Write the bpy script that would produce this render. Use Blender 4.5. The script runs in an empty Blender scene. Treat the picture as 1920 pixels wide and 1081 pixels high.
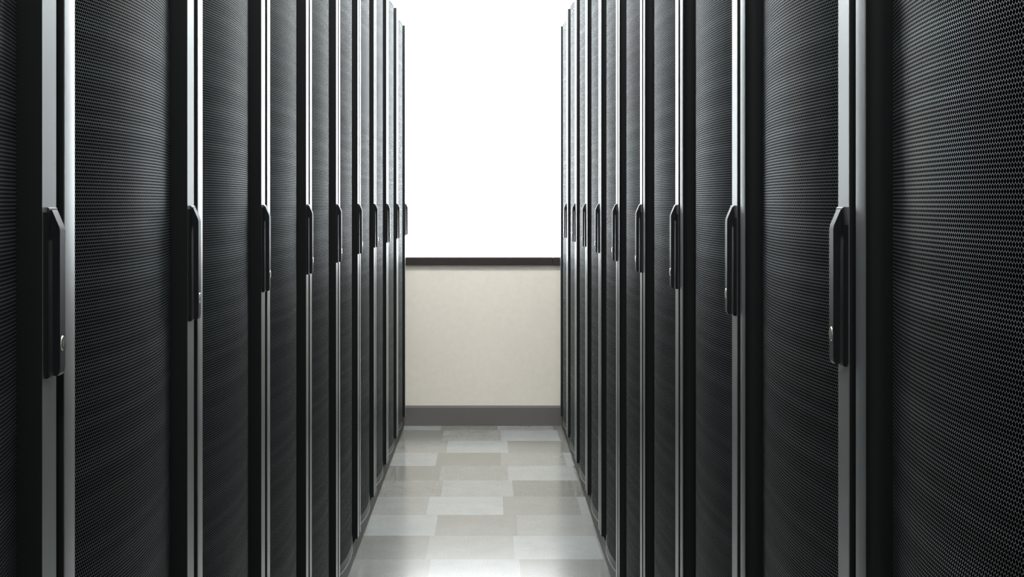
import bpy, bmesh, math
from mathutils import Vector

S = bpy.context.scene
COL = S.collection
S.view_settings.view_transform = 'Standard'
S.view_settings.look = 'None'

# ------------------------------------------------------------ materials
def new_mat(name):
    m = bpy.data.materials.new(name); m.use_nodes = True
    nt = m.node_tree
    return m, nt, nt.nodes['Principled BSDF']

def N(nt, t, **kw):
    n = nt.nodes.new(t)
    for k, v in kw.items():
        setattr(n, k, v)
    return n

def noise_bump(nt, b, scale, strength, dist=0.001):
    tc = N(nt, 'ShaderNodeTexCoord')
    nz = N(nt, 'ShaderNodeTexNoise'); nz.inputs['Scale'].default_value = scale
    nz.inputs['Detail'].default_value = 3
    nt.links.new(tc.outputs['Object'], nz.inputs['Vector'])
    bp = N(nt, 'ShaderNodeBump'); bp.inputs['Strength'].default_value = strength
    bp.inputs['Distance'].default_value = dist
    nt.links.new(nz.outputs['Fac'], bp.inputs['Height'])
    nt.links.new(bp.outputs['Normal'], b.inputs['Normal'])
    return nz

def paint(name, col, rough, metal=0.0, spec=0.5, bump=0.15, scale=900, coat=0.0):
    m, nt, b = new_mat(name)
    b.inputs['Roughness'].default_value = rough
    b.inputs['Metallic'].default_value = metal
    b.inputs['Specular IOR Level'].default_value = spec
    b.inputs['Coat Weight'].default_value = coat
    nz = noise_bump(nt, b, scale, bump, 0.0004)
    mx = N(nt, 'ShaderNodeMixRGB')
    mx.inputs['Color1'].default_value = (*[c * .95 for c in col], 1)
    mx.inputs['Color2'].default_value = (*[min(1, c * 1.05) for c in col], 1)
    nt.links.new(nz.outputs['Fac'], mx.inputs['Fac'])
    nt.links.new(mx.outputs['Color'], b.inputs['Base Color'])
    return m

M_stile = paint('satin_silver_metal', (.46, .48, .48), .38, .8)
M_black = paint('black_return_shade', (.010, .011, .011), .5, spec=.3)
M_rail = paint('charcoal_rail', (.03, .032, .033), .4)
M_body = paint('cabinet_black', (.010, .010, .011), .55)
M_plinth = paint('plinth_black', (.016, .016, .016), .5)
M_handle = paint('handle_black_plastic', (.011, .012, .013), .4)
M_lever = paint('handle_dark_grey', (.05, .057, .06), .42, .2)
M_lock = paint('lock_steel', (.75, .74, .68), .25, 1.0, scale=300)
M_wall = paint('cream_wall_paint', (.88, .82, .725), .7, bump=.03, scale=40)
M_side = paint('white_wall_paint', (.68, .67, .64), .7, bump=.3, scale=120)
M_ceil = paint('ceiling_tile_white', (.8, .8, .78), .8, bump=.4, scale=200)
M_base = paint('grey_vinyl_baseboard', (.15, .14, .132), .5, scale=60)
M_sill = paint('dark_bronze_sill', (.035, .028, .026), .35, scale=200)
M_house = paint('lamp_housing_white', (.8, .8, .8), .4)

def emis(name, col, st):
    m, nt, b = new_mat(name)
    b.inputs['Base Color'].default_value = (.8, .8, .8, 1)
    b.inputs['Emission Color'].default_value = (*col, 1)
    b.inputs['Emission Strength'].default_value = st
    return m
M_window = emis('backlit_window_glass', (.92, .975, 1.0), 8)
M_lamp = emis('lamp_diffuser', (.93, .975, 1.0), 17)
M_fill = emis('added_fill_diffuser', (1, .98, .95), 50)

# perforated mesh
def mesh_mat():
    m, nt, b = new_mat('perforated_black_steel')
    L = nt.links.new
    uv = N(nt, 'ShaderNodeUVMap')
    p = .0045
    cell = (p, p * 1.732, 1)
    def vm(op, a, bb=None):
        n = N(nt, 'ShaderNodeVectorMath', operation=op)
        if isinstance(a, tuple): n.inputs[0].default_value = a
        else: L(a, n.inputs[0])
        if bb is not None:
            if isinstance(bb, tuple): n.inputs[1].default_value = bb
            else: L(bb, n.inputs[1])
        return n
    sc = vm('DIVIDE', uv.outputs[0], cell)
    def dist(off):
        a = vm('ADD', sc.outputs[0], (off, off, 0))
        f = vm('FRACTION', a.outputs[0])
        s = vm('SUBTRACT', f.outputs[0], (.5, .5, 0))
        k = vm('MULTIPLY', s.outputs[0], (cell[0], cell[1], 0))
        return vm('LENGTH', k.outputs[0]).outputs['Value']
    mn = N(nt, 'ShaderNodeMath', operation='MINIMUM')
    L(dist(0), mn.inputs[0]); L(dist(.5), mn.inputs[1])
    mr = N(nt, 'ShaderNodeMapRange', interpolation_type='SMOOTHSTEP')
    mr.inputs['From Min'].default_value = p * .43
    mr.inputs['From Max'].default_value = p * .575
    L(mn.outputs[0], mr.inputs['Value'])          # 0 hole, 1 web
    sep = N(nt, 'ShaderNodeSeparateXYZ'); L(uv.outputs[0], sep.inputs[0])
    nz = N(nt, 'ShaderNodeTexNoise', noise_dimensions='1D')
    nz.inputs['Scale'].default_value = 38; nz.inputs['Detail'].default_value = 1
    L(sep.outputs['Y'], nz.inputs['W'])
    band = N(nt, 'ShaderNodeMapRange')
    band.inputs['From Min'].default_value = .4; band.inputs['From Max'].default_value = .68
    band.inputs['To Min'].default_value = .92; band.inputs['To Max'].default_value = 1.25
    L(nz.outputs['Fac'], band.inputs['Value'])
    web = N(nt, 'ShaderNodeMixRGB', blend_type='MULTIPLY'); web.inputs['Fac'].default_value = 1
    web.inputs['Color1'].default_value = (.64, .70, .73, 1)
    L(band.outputs[0], web.inputs['Color2'])
    mx = N(nt, 'ShaderNodeMixRGB')
    mx.inputs['Color1'].default_value = (.002, .002, .002, 1)
    L(mr.outputs[0], mx.inputs['Fac']); L(web.outputs[0], mx.inputs['Color2'])
    L(mx.outputs[0], b.inputs['Base Color'])
    sp = N(nt, 'ShaderNodeMath', operation='MULTIPLY'); sp.inputs[1].default_value = .5
    L(mr.outputs[0], sp.inputs[0]); L(sp.outputs[0], b.inputs['Specular IOR Level'])
    mt = N(nt, 'ShaderNodeMath', operation='MULTIPLY'); mt.inputs[1].default_value = .75
    L(mr.outputs[0], mt.inputs[0]); L(mt.outputs[0], b.inputs['Metallic'])
    b.inputs['Roughness'].default_value = .44
    bp = N(nt, 'ShaderNodeBump'); bp.inputs['Strength'].default_value = .15
    bp.inputs['Distance'].default_value = .0006
    L(mr.outputs[0], bp.inputs['Height']); L(bp.outputs[0], b.inputs['Normal'])
    return m
M_mesh = mesh_mat()

def floor_mat():
    m, nt, b = new_mat('polished_vinyl_tile')
    L = nt.links.new
    tc = N(nt, 'ShaderNodeTexCoord')
    a = N(nt, 'ShaderNodeVectorMath', operation='ADD'); a.inputs[1].default_value = (.19 + 30, -4.23 + 30, 0)
    L(tc.outputs['Object'], a.inputs[0])
    d0 = N(nt, 'ShaderNodeVectorMath', operation='DIVIDE'); d0.inputs[1].default_value = (.3, .3, 1)
    L(a.outputs[0], d0.inputs[0])
    s0 = N(nt, 'ShaderNodeSeparateXYZ'); L(d0.outputs[0], s0.inputs[0])
    rf = N(nt, 'ShaderNodeMath', operation='FLOOR'); L(s0.outputs['Y'], rf.inputs[0])
    rw = N(nt, 'ShaderNodeTexWhiteNoise', noise_dimensions='1D'); L(rf.outputs[0], rw.inputs['W'])
    rs = N(nt, 'ShaderNodeMath', operation='MULTIPLY_ADD'); rs.inputs[1].default_value = .22
    L(rw.outputs['Value'], rs.inputs[0]); L(s0.outputs['X'], rs.inputs[2])
    d = N(nt, 'ShaderNodeCombineXYZ'); L(rs.outputs[0], d.inputs['X']); L(s0.outputs['Y'], d.inputs['Y'])
    fl = N(nt, 'ShaderNodeVectorMath', operation='FLOOR'); L(d.outputs[0], fl.inputs[0])
    fs = N(nt, 'ShaderNodeSeparateXYZ'); L(fl.outputs[0], fs.inputs[0])
    k1 = N(nt, 'ShaderNodeMath', operation='MULTIPLY_ADD'); k1.inputs[1].default_value = .382
    k2 = N(nt, 'ShaderNodeMath', operation='MULTIPLY'); k2.inputs[1].default_value = .723
    L(fs.outputs['Y'], k2.inputs[0]); L(fs.outputs['X'], k1.inputs[0]); L(k2.outputs[0], k1.inputs[2])
    kf = N(nt, 'ShaderNodeMath', operation='FRACT'); L(k1.outputs[0], kf.inputs[0])
    cr = N(nt, 'ShaderNodeValToRGB')
    e = cr.color_ramp.elements
    e[0].color = (.178, .178, .158, 1); e[0].position = 0
    e[1].color = (.335, .352, .348, 1); e[1].position = 1
    x = e.new(.5); x.color = (.245, .245, .225, 1)
    L(kf.outputs[0], cr.inputs['Fac'])
    nz = N(nt, 'ShaderNodeTexNoise'); nz.inputs['Scale'].default_value = 10; nz.inputs['Detail'].default_value = 10
    nz.inputs['Roughness'].default_value = .75
    L(tc.outputs['Object'], nz.inputs['Vector'])
    nr = N(nt, 'ShaderNodeMapRange'); nr.inputs['To Min'].default_value = .76; nr.inputs['To Max'].default_value = 1.24
    L(nz.outputs['Fac'], nr.inputs['Value'])
    fn = N(nt, 'ShaderNodeTexNoise'); fn.inputs['Scale'].default_value = 160; fn.inputs['Detail'].default_value = 3
    L(tc.outputs['Object'], fn.inputs['Vector'])
    fr2 = N(nt, 'ShaderNodeMapRange'); fr2.inputs['To Min'].default_value = .65; fr2.inputs['To Max'].default_value = 1.35
    L(fn.outputs['Fac'], fr2.inputs['Value'])
    m1 = N(nt, 'ShaderNodeMixRGB', blend_type='MULTIPLY'); m1.inputs['Fac'].default_value = 1
    L(cr.outputs[0], m1.inputs['Color1']); L(nr.outputs[0], m1.inputs['Color2'])
    m2 = N(nt, 'ShaderNodeMixRGB', blend_type='MULTIPLY'); m2.inputs['Fac'].default_value = 1
    L(m1.outputs[0], m2.inputs['Color1']); L(fr2.outputs[0], m2.inputs['Color2'])
    fr = N(nt, 'ShaderNodeVectorMath', operation='FRACTION'); L(d.outputs[0], fr.inputs[0])
    sb = N(nt, 'ShaderNodeVectorMath', operation='SUBTRACT'); sb.inputs[1].default_value = (.5, .5, 0); L(fr.outputs[0], sb.inputs[0])
    ab = N(nt, 'ShaderNodeVectorMath', operation='ABSOLUTE'); L(sb.outputs[0], ab.inputs[0])
    sp = N(nt, 'ShaderNodeSeparateXYZ'); L(ab.outputs[0], sp.inputs[0])
    mxm = N(nt, 'ShaderNodeMath', operation='MAXIMUM'); L(sp.outputs['X'], mxm.inputs[0]); L(sp.outputs['Y'], mxm.inputs[1])
    gt = N(nt, 'ShaderNodeMapRange'); gt.inputs['From Min'].default_value = .493; gt.inputs['From Max'].default_value = .5
    gt.inputs['To Max'].default_value = .25
    L(mxm.outputs[0], gt.inputs['Value'])
    m3 = N(nt, 'ShaderNodeMixRGB'); m3.inputs['Color2'].default_value = (.12, .12, .105, 1)
    L(gt.outputs[0], m3.inputs['Fac']); L(m2.outputs[0], m3.inputs['Color1'])
    L(m3.outputs[0], b.inputs['Base Color'])
    rb = N(nt, 'ShaderNodeMath', operation='MULTIPLY_ADD'); rb.inputs[1].default_value = .06; rb.inputs[2].default_value = .17
    L(nz.outputs['Fac'], rb.inputs[0])
    L(rb.outputs[0], b.inputs['Roughness'])
    b.inputs['Specular IOR Level'].default_value = .8
    b.inputs['Coat Weight'].default_value = .3
    b.inputs['Coat Roughness'].default_value = .14
    bp = N(nt, 'ShaderNodeBump'); bp.inputs['Strength'].default_value = .05; bp.inputs['Distance'].default_value = .001
    L(fn.outputs['Fac'], bp.inputs['Height']); L(bp.outputs[0], b.inputs['Normal'])
    return m
M_floor = floor_mat()

# ------------------------------------------------------------ mesh helpers
def finish(bm, name, mat, smooth=False, mat2=None, pick=None, mat3=None, pick3=None):
    bmesh.ops.recalc_face_normals(bm, faces=bm.faces)
    if mat2:
        bm.normal_update()
        for f in bm.faces:
            if pick(f): f.material_index = 1
            elif pick3 and pick3(f): f.material_index = 2
    me = bpy.data.meshes.new(name); bm.to_mesh(me); bm.free()
    me.materials.append(mat)
    if mat2: me.materials.append(mat2)
    if mat3: me.materials.append(mat3)
    if smooth:
        for p in me.polygons: p.use_smooth = True
        try: me.set_sharp_from_angle(angle=math.radians(28))
        except Exception: pass
    ob = bpy.data.objects.new(name, me)
    COL.objects.link(ob)
    return ob

def add_box(bm, x0, x1, y0, y1, z0, z1, bev=0):
    r = bmesh.ops.create_cube(bm, size=1)
    vs = r['verts']
    for v in vs:
        v.co = Vector((x0 + (v.co.x + .5) * (x1 - x0), y0 + (v.co.y + .5) * (y1 - y0), z0 + (v.co.z + .5) * (z1 - z0)))
    if bev:
        es = {e for v in vs for e in v.link_edges}
        bmesh.ops.bevel(bm, geom=list(es), offset=bev, segments=2, affect='EDGES')

def add_prism(bm, pts, z0, z1, axis='z'):
    def co(a, b, c):
        return (a, b, c) if axis == 'z' else (c, a, b)   # 'x': pts are (y,z)
    lo = [bm.verts.new(co(a, b, z0)) for a, b in pts]
    hi = [bm.verts.new(co(a, b, z1)) for a, b in pts]
    n = len(pts)
    fs = [bm.faces.new(lo), bm.faces.new(hi[::-1])]
    for i in range(n):
        fs.append(bm.faces.new((lo[i], lo[(i + 1) % n], hi[(i + 1) % n], hi[i])))
    return fs

def box_obj(name, dims, mat, bev=0):
    bm = bmesh.new(); add_box(bm, *dims, bev=bev)
    return finish(bm, name, mat)

# ------------------------------------------------------------ cabinet template (front faces -Y, width along X)
ZB, ZT = .066, 2.142
SAG = .025
HW = .245
def arc(u, off=0.0):
    return SAG * (u / HW) ** 2 + off

def build_template():
    root = bpy.data.objects.new('server_cabinet', None); COL.objects.link(root)
    root.empty_display_size = .2
    bm = bmesh.new()
    add_box(bm, -.292, .292, .06, 1.0, .063, 2.12)
    for sx in (-1, 1):
        for y0 in (.05, .95):
            add_box(bm, min(sx * .262, sx * .297), max(sx * .262, sx * .297), y0, y0 + .055, .063, 2.125, .003)
    add_box(bm, -.297, .297, .05, 1.008, 2.105, 2.138, .004)
    for i in range(6):
        add_box(bm, -.2, .2, .2 + i * .12, .26 + i * .12, 2.136, 2.143)
    body = finish(bm, 'cabinet_body', M_body)
    bm = bmesh.new()
    add_box(bm, -.2995, .2995, .010, 1.0, .0, .061, .001)
    plinth = finish(bm, 'plinth', M_plinth)
    # door frame : silver faces, returns coloured black as the shade in gaps and recesses
    bm = bmesh.new()
    R = [(.2455, .045), (.2455, .004), (.2460, .0010), (.2470, 0), (.2872, 0), (.2883, .0006), (.2888, .0025), (.2888, .045)]
    add_prism(bm, R, ZB, ZT)
    Lp = [(-.2888, .045), (-.2888, .0025), (-.2883, .0006), (-.2872, 0), (-.256, 0)]
    for i in range(1, 8):
        t = i / 7 * math.pi / 2
        Lp.append((-.256 + .0105 * math.sin(t), .018 * (1 - math.cos(t))))
    Lp.append((-.2455, .045))
    add_prism(bm, Lp, ZB, ZT)
    n = 16
    for z0, z1, off in ((ZB, ZB + .005, -.003), (ZB + .005, ZB + .028, -.002), (ZT - .028, ZT, -.002)):
        pts = [(-HW - .002, .045)] + [(-HW - .002 + (2 * HW + .004) * i / n, arc(-HW + 2 * HW * i / n, off)) for i in range(n + 1)] + [(HW + .002, .045)]
        add_prism(bm, pts, z0, z1)
    def dark(f):
        c = f.calc_center_median()
        if abs(f.normal.z) > .5: return True
        return abs(f.normal.x) > .5 or f.normal.y > .3 or c.y > .03
    def rail(f):
        c = f.calc_center_median()
        return abs(c.x) < .243 and c.z > ZB + .006
    door = finish(bm, 'door', M_stile, True, M_black, dark, M_rail, rail)
    # perforated panel
    bm = bmesh.new(); n = 28
    uvl = bm.loops.layers.uv.new('UVMap')
    z0, z1 = ZB + .026, ZT - .026
    xs = [-HW + 2 * HW * i / n for i in range(n + 1)]
    lo = [bm.verts.new((x, arc(x), z0)) for x in xs]
    hi = [bm.verts.new((x, arc(x), z1)) for x in xs]
    s = [0]
    for i in range(n): s.append(s[-1] + math.hypot(xs[i + 1] - xs[i], arc(xs[i + 1]) - arc(xs[i])))
    for i in range(n):
        f = bm.faces.new((lo[i], lo[i + 1], hi[i + 1], hi[i])); f.smooth = True
        for l, (uu, vv) in zip(f.loops, ((s[i], z0), (s[i + 1], z0), (s[i + 1], z1), (s[i], z1))):
            l[uvl].uv = (uu, vv)
    me = bpy.data.meshes.new('perforated_panel'); bm.to_mesh(me); bm.free()
    me.materials.append(M_mesh)
    panel = bpy.data.objects.new('perforated_panel', me); COL.objects.link(panel)
    # handle base
    hx = .2675
    bm = bmesh.new()
    w = .018
    pts = [(-w, 1.034), (-w + .004, 1.028), (w - .004, 1.028), (w, 1.034), (w, 1.180), (w - .007, 1.199), (-w + .004, 1.199), (-w, 1.194)]
    lo = [bm.verts.new((hx + a, .001, b)) for a, b in pts]
    mid = [bm.verts.new((hx + a, -.003, b)) for a, b in pts]
    hi = [bm.verts.new((hx + a * .9, -.0045, 1.1145 + (b - 1.1145) * .985)) for a, b in pts]
    m = len(pts)
    bm.faces.new(lo); bm.faces.new(hi)
    for A, B in ((lo, mid), (mid, hi)):
        for i in range(m): bm.faces.new((A[i], A[(i + 1) % m], B[(i + 1) % m], B[i]))
    hb = finish(bm, 'handle_base', M_handle)
    # lever : slim flat bar, sloped at the pivot end, rounded at the free end
    bm = bmesh.new()
    prof = [(-.0035, 1.197), (-.0055, 1.196), (-.0128, 1.179), (-.0134, 1.175), (-.0134, 1.038), (-.0128, 1.0325), (-.0105, 1.0298), (-.0075, 1.0298), (-.0060, 1.032), (-.0055, 1.165), (-.0035, 1.175)]
    fs = add_prism(bm, prof, hx - .008, hx + .008, axis='x')
    es = [e for e in bm.edges if abs(e.verts[0].co.x - e.verts[1].co.x) < 1e-6 and e.verts[0].co.y < -.007 and e.verts[1].co.y < -.007]
    bmesh.ops.bevel(bm, geom=es, offset=.0007, segments=2, affect='EDGES')
    lever = finish(bm, 'handle_lever', M_lever, True, M_handle, lambda f: abs(f.normal.x) > .8)
    # lock
    bm = bmesh.new()
    r = bmesh.ops.create_cone(bm, cap_ends=True, segments=24, radius1=.0068, radius2=.0063, depth=.0012)
    for v in r['verts']: v.co = Vector((hx + v.co.x, -.0138 - v.co.z, 1.062 + v.co.y * 1.15))
    add_box(bm, hx - .0007, hx + .0007, -.0147, -.0142, 1.059, 1.065)
    lock = finish(bm, 'lock_cylinder', M_lock, True)
    lock['label'] = 'round steel key lock'
    panel['label'] = 'curved black perforated steel mesh'
    for o in (body, plinth, door): o.parent = root
    for o in (panel, hb, lever, lock): o.parent = door
    return root

def copy_tree(o, parent=None):
    c = o.copy(); COL.objects.link(c)
    if parent is not None: c.parent = parent
    for ch in o.children: copy_tree(ch, c)
    return c

root0 = build_template()
XL, XR = -.443, .384
YL, YR = 1.297, 1.323
LAB_L = 'black server cabinet with curved perforated door, silver edges and swing handle'
places = []
for k in range(10):
    places.append((XL, YL + .6 * k - .3, math.radians(90)))
for k in range(10):
    places.append((XR, YR + .6 * k - .3, math.radians(-90)))
objs = [root0] + [copy_tree(root0) for _ in range(len(places) - 1)]
for o, (x, y, r) in zip(objs, places):
    o.location = (x, y, 0); o.rotation_euler = (0, 0, r)
    o['label'] = LAB_L; o['category'] = 'server cabinet'; o['group'] = 'server cabinets lining the aisle'

# ------------------------------------------------------------ room
YW = 6.762
def struct(o, label=None, cat=None):
    o['kind'] = 'structure'
    if label: o['label'] = label
    if cat: o['category'] = cat
W = 2.3; Y0 = -2.6; H = 2.9
struct(box_obj('floor', (-W, W, Y0, YW + .2, -.1, 0), M_floor), 'polished grey vinyl tile floor', 'floor')
struct(box_obj('ceiling', (-W, W, Y0, YW + .2, H, H + .1), M_ceil), 'white ceiling', 'ceiling')
struct(box_obj('wall_left', (-W - .1, -W, Y0, YW + .2, 0, H), M_side), 'white painted side wall', 'wall')
struct(box_obj('wall_right', (W, W + .1, Y0, YW + .2, 0, H), M_side), 'white painted side wall', 'wall')
struct(box_obj('wall_front', (-W, W, Y0 - .1, Y0, 0, H), M_side), 'white painted end wall', 'wall')
SZ0, SZ1 = .866, .908
struct(box_obj('wall_back', (-W, W, YW, YW + .2, 0, SZ0), M_wall), 'cream painted low wall under the window', 'wall')
bm = bmesh.new()
add_box(bm, -W, W, YW - .008, YW, 0, .098)
add_prism(bm, [(YW - .008, .098), (YW, .098), (YW, .109), (YW - .004, .109)], -W, W, axis='x')
struct(finish(bm, 'baseboard_back', M_base), 'grey vinyl baseboard', 'baseboard')
struct(box_obj('trim_1', (-W, .346, YW - .015, YW + .2, SZ0, SZ1), M_sill, .002), 'dark bronze window sill', 'window sill')
struct(box_obj('trim_2', (.3472, W, YW - .015, YW + .2, SZ0, SZ1), M_sill, .002), 'dark bronze window sill', 'window sill')
bm = bmesh.new()
add_box(bm, -W, W, YW + .12, YW + .13, SZ1, H)
struct(finish(bm, 'window_1', M_window), 'large bright white daylit window', 'window')
bm = bmesh.new()
for x in (-W + .03, -1.2, 1.2, W - .03):
    add_box(bm, x - .03, x + .03, YW + .04, YW + .12, SZ1, H - .06)
add_box(bm, -W, W, YW + .04, YW + .12, H - .06, H)
struct(finish(bm, 'trim_3', M_sill), 'dark bronze window frame', 'window frame')

# ------------------------------------------------------------ ceiling lamps and an added wall fill
def lamp(x, y, rot, mat, label, group):
    root = bpy.data.objects.new('ceiling_light', None); COL.objects.link(root)
    root.location = (x, y, H); root.rotation_euler = (0, 0, rot)
    bm = bmesh.new()
    add_box(bm, -.17, .17, -.62, .62, -.05, 0, .004)
    h = finish(bm, 'lamp_housing', M_house); h.parent = root
    bm = bmesh.new(); add_box(bm, -.15, .15, -.6, .6, -.06, -.051)
    d = finish(bm, 'lamp_diffuser', mat); d.parent = root
    root['label'] = label; root['category'] = 'ceiling light'
    root['group'] = group
for y in (-.6, 1.2, 3.0, 4.8):
    lamp(-.03, y, 0, M_lamp, 'long white ceiling light panel above the aisle', 'ceiling lights above the aisle')
lamp(-.03, 5.8, math.pi / 2, M_fill, 'added warm fill panel brightening the wall under the window', 'ceiling lights above the aisle')  # extra fill panel, added to brighten the low wall

w = bpy.data.worlds.new('World'); S.world = w; w.use_nodes = True
w.node_tree.nodes['Background'].inputs[0].default_value = (.9, .95, 1, 1)
w.node_tree.nodes['Background'].inputs[1].default_value = .5

# ------------------------------------------------------------ camera
cd = bpy.data.cameras.new('Camera'); cam = bpy.data.objects.new('Camera', cd); COL.objects.link(cam)
cam.location = (0, 0, 1.204); cam.rotation_euler = (math.radians(90), 0, 0)
cd.sensor_width = 36; cd.lens = 2350 / 1920 * 36
cd.shift_x = 44 / 1920; cd.shift_y = -161.5 / 1920
cd.clip_start = .02
S.camera = cam
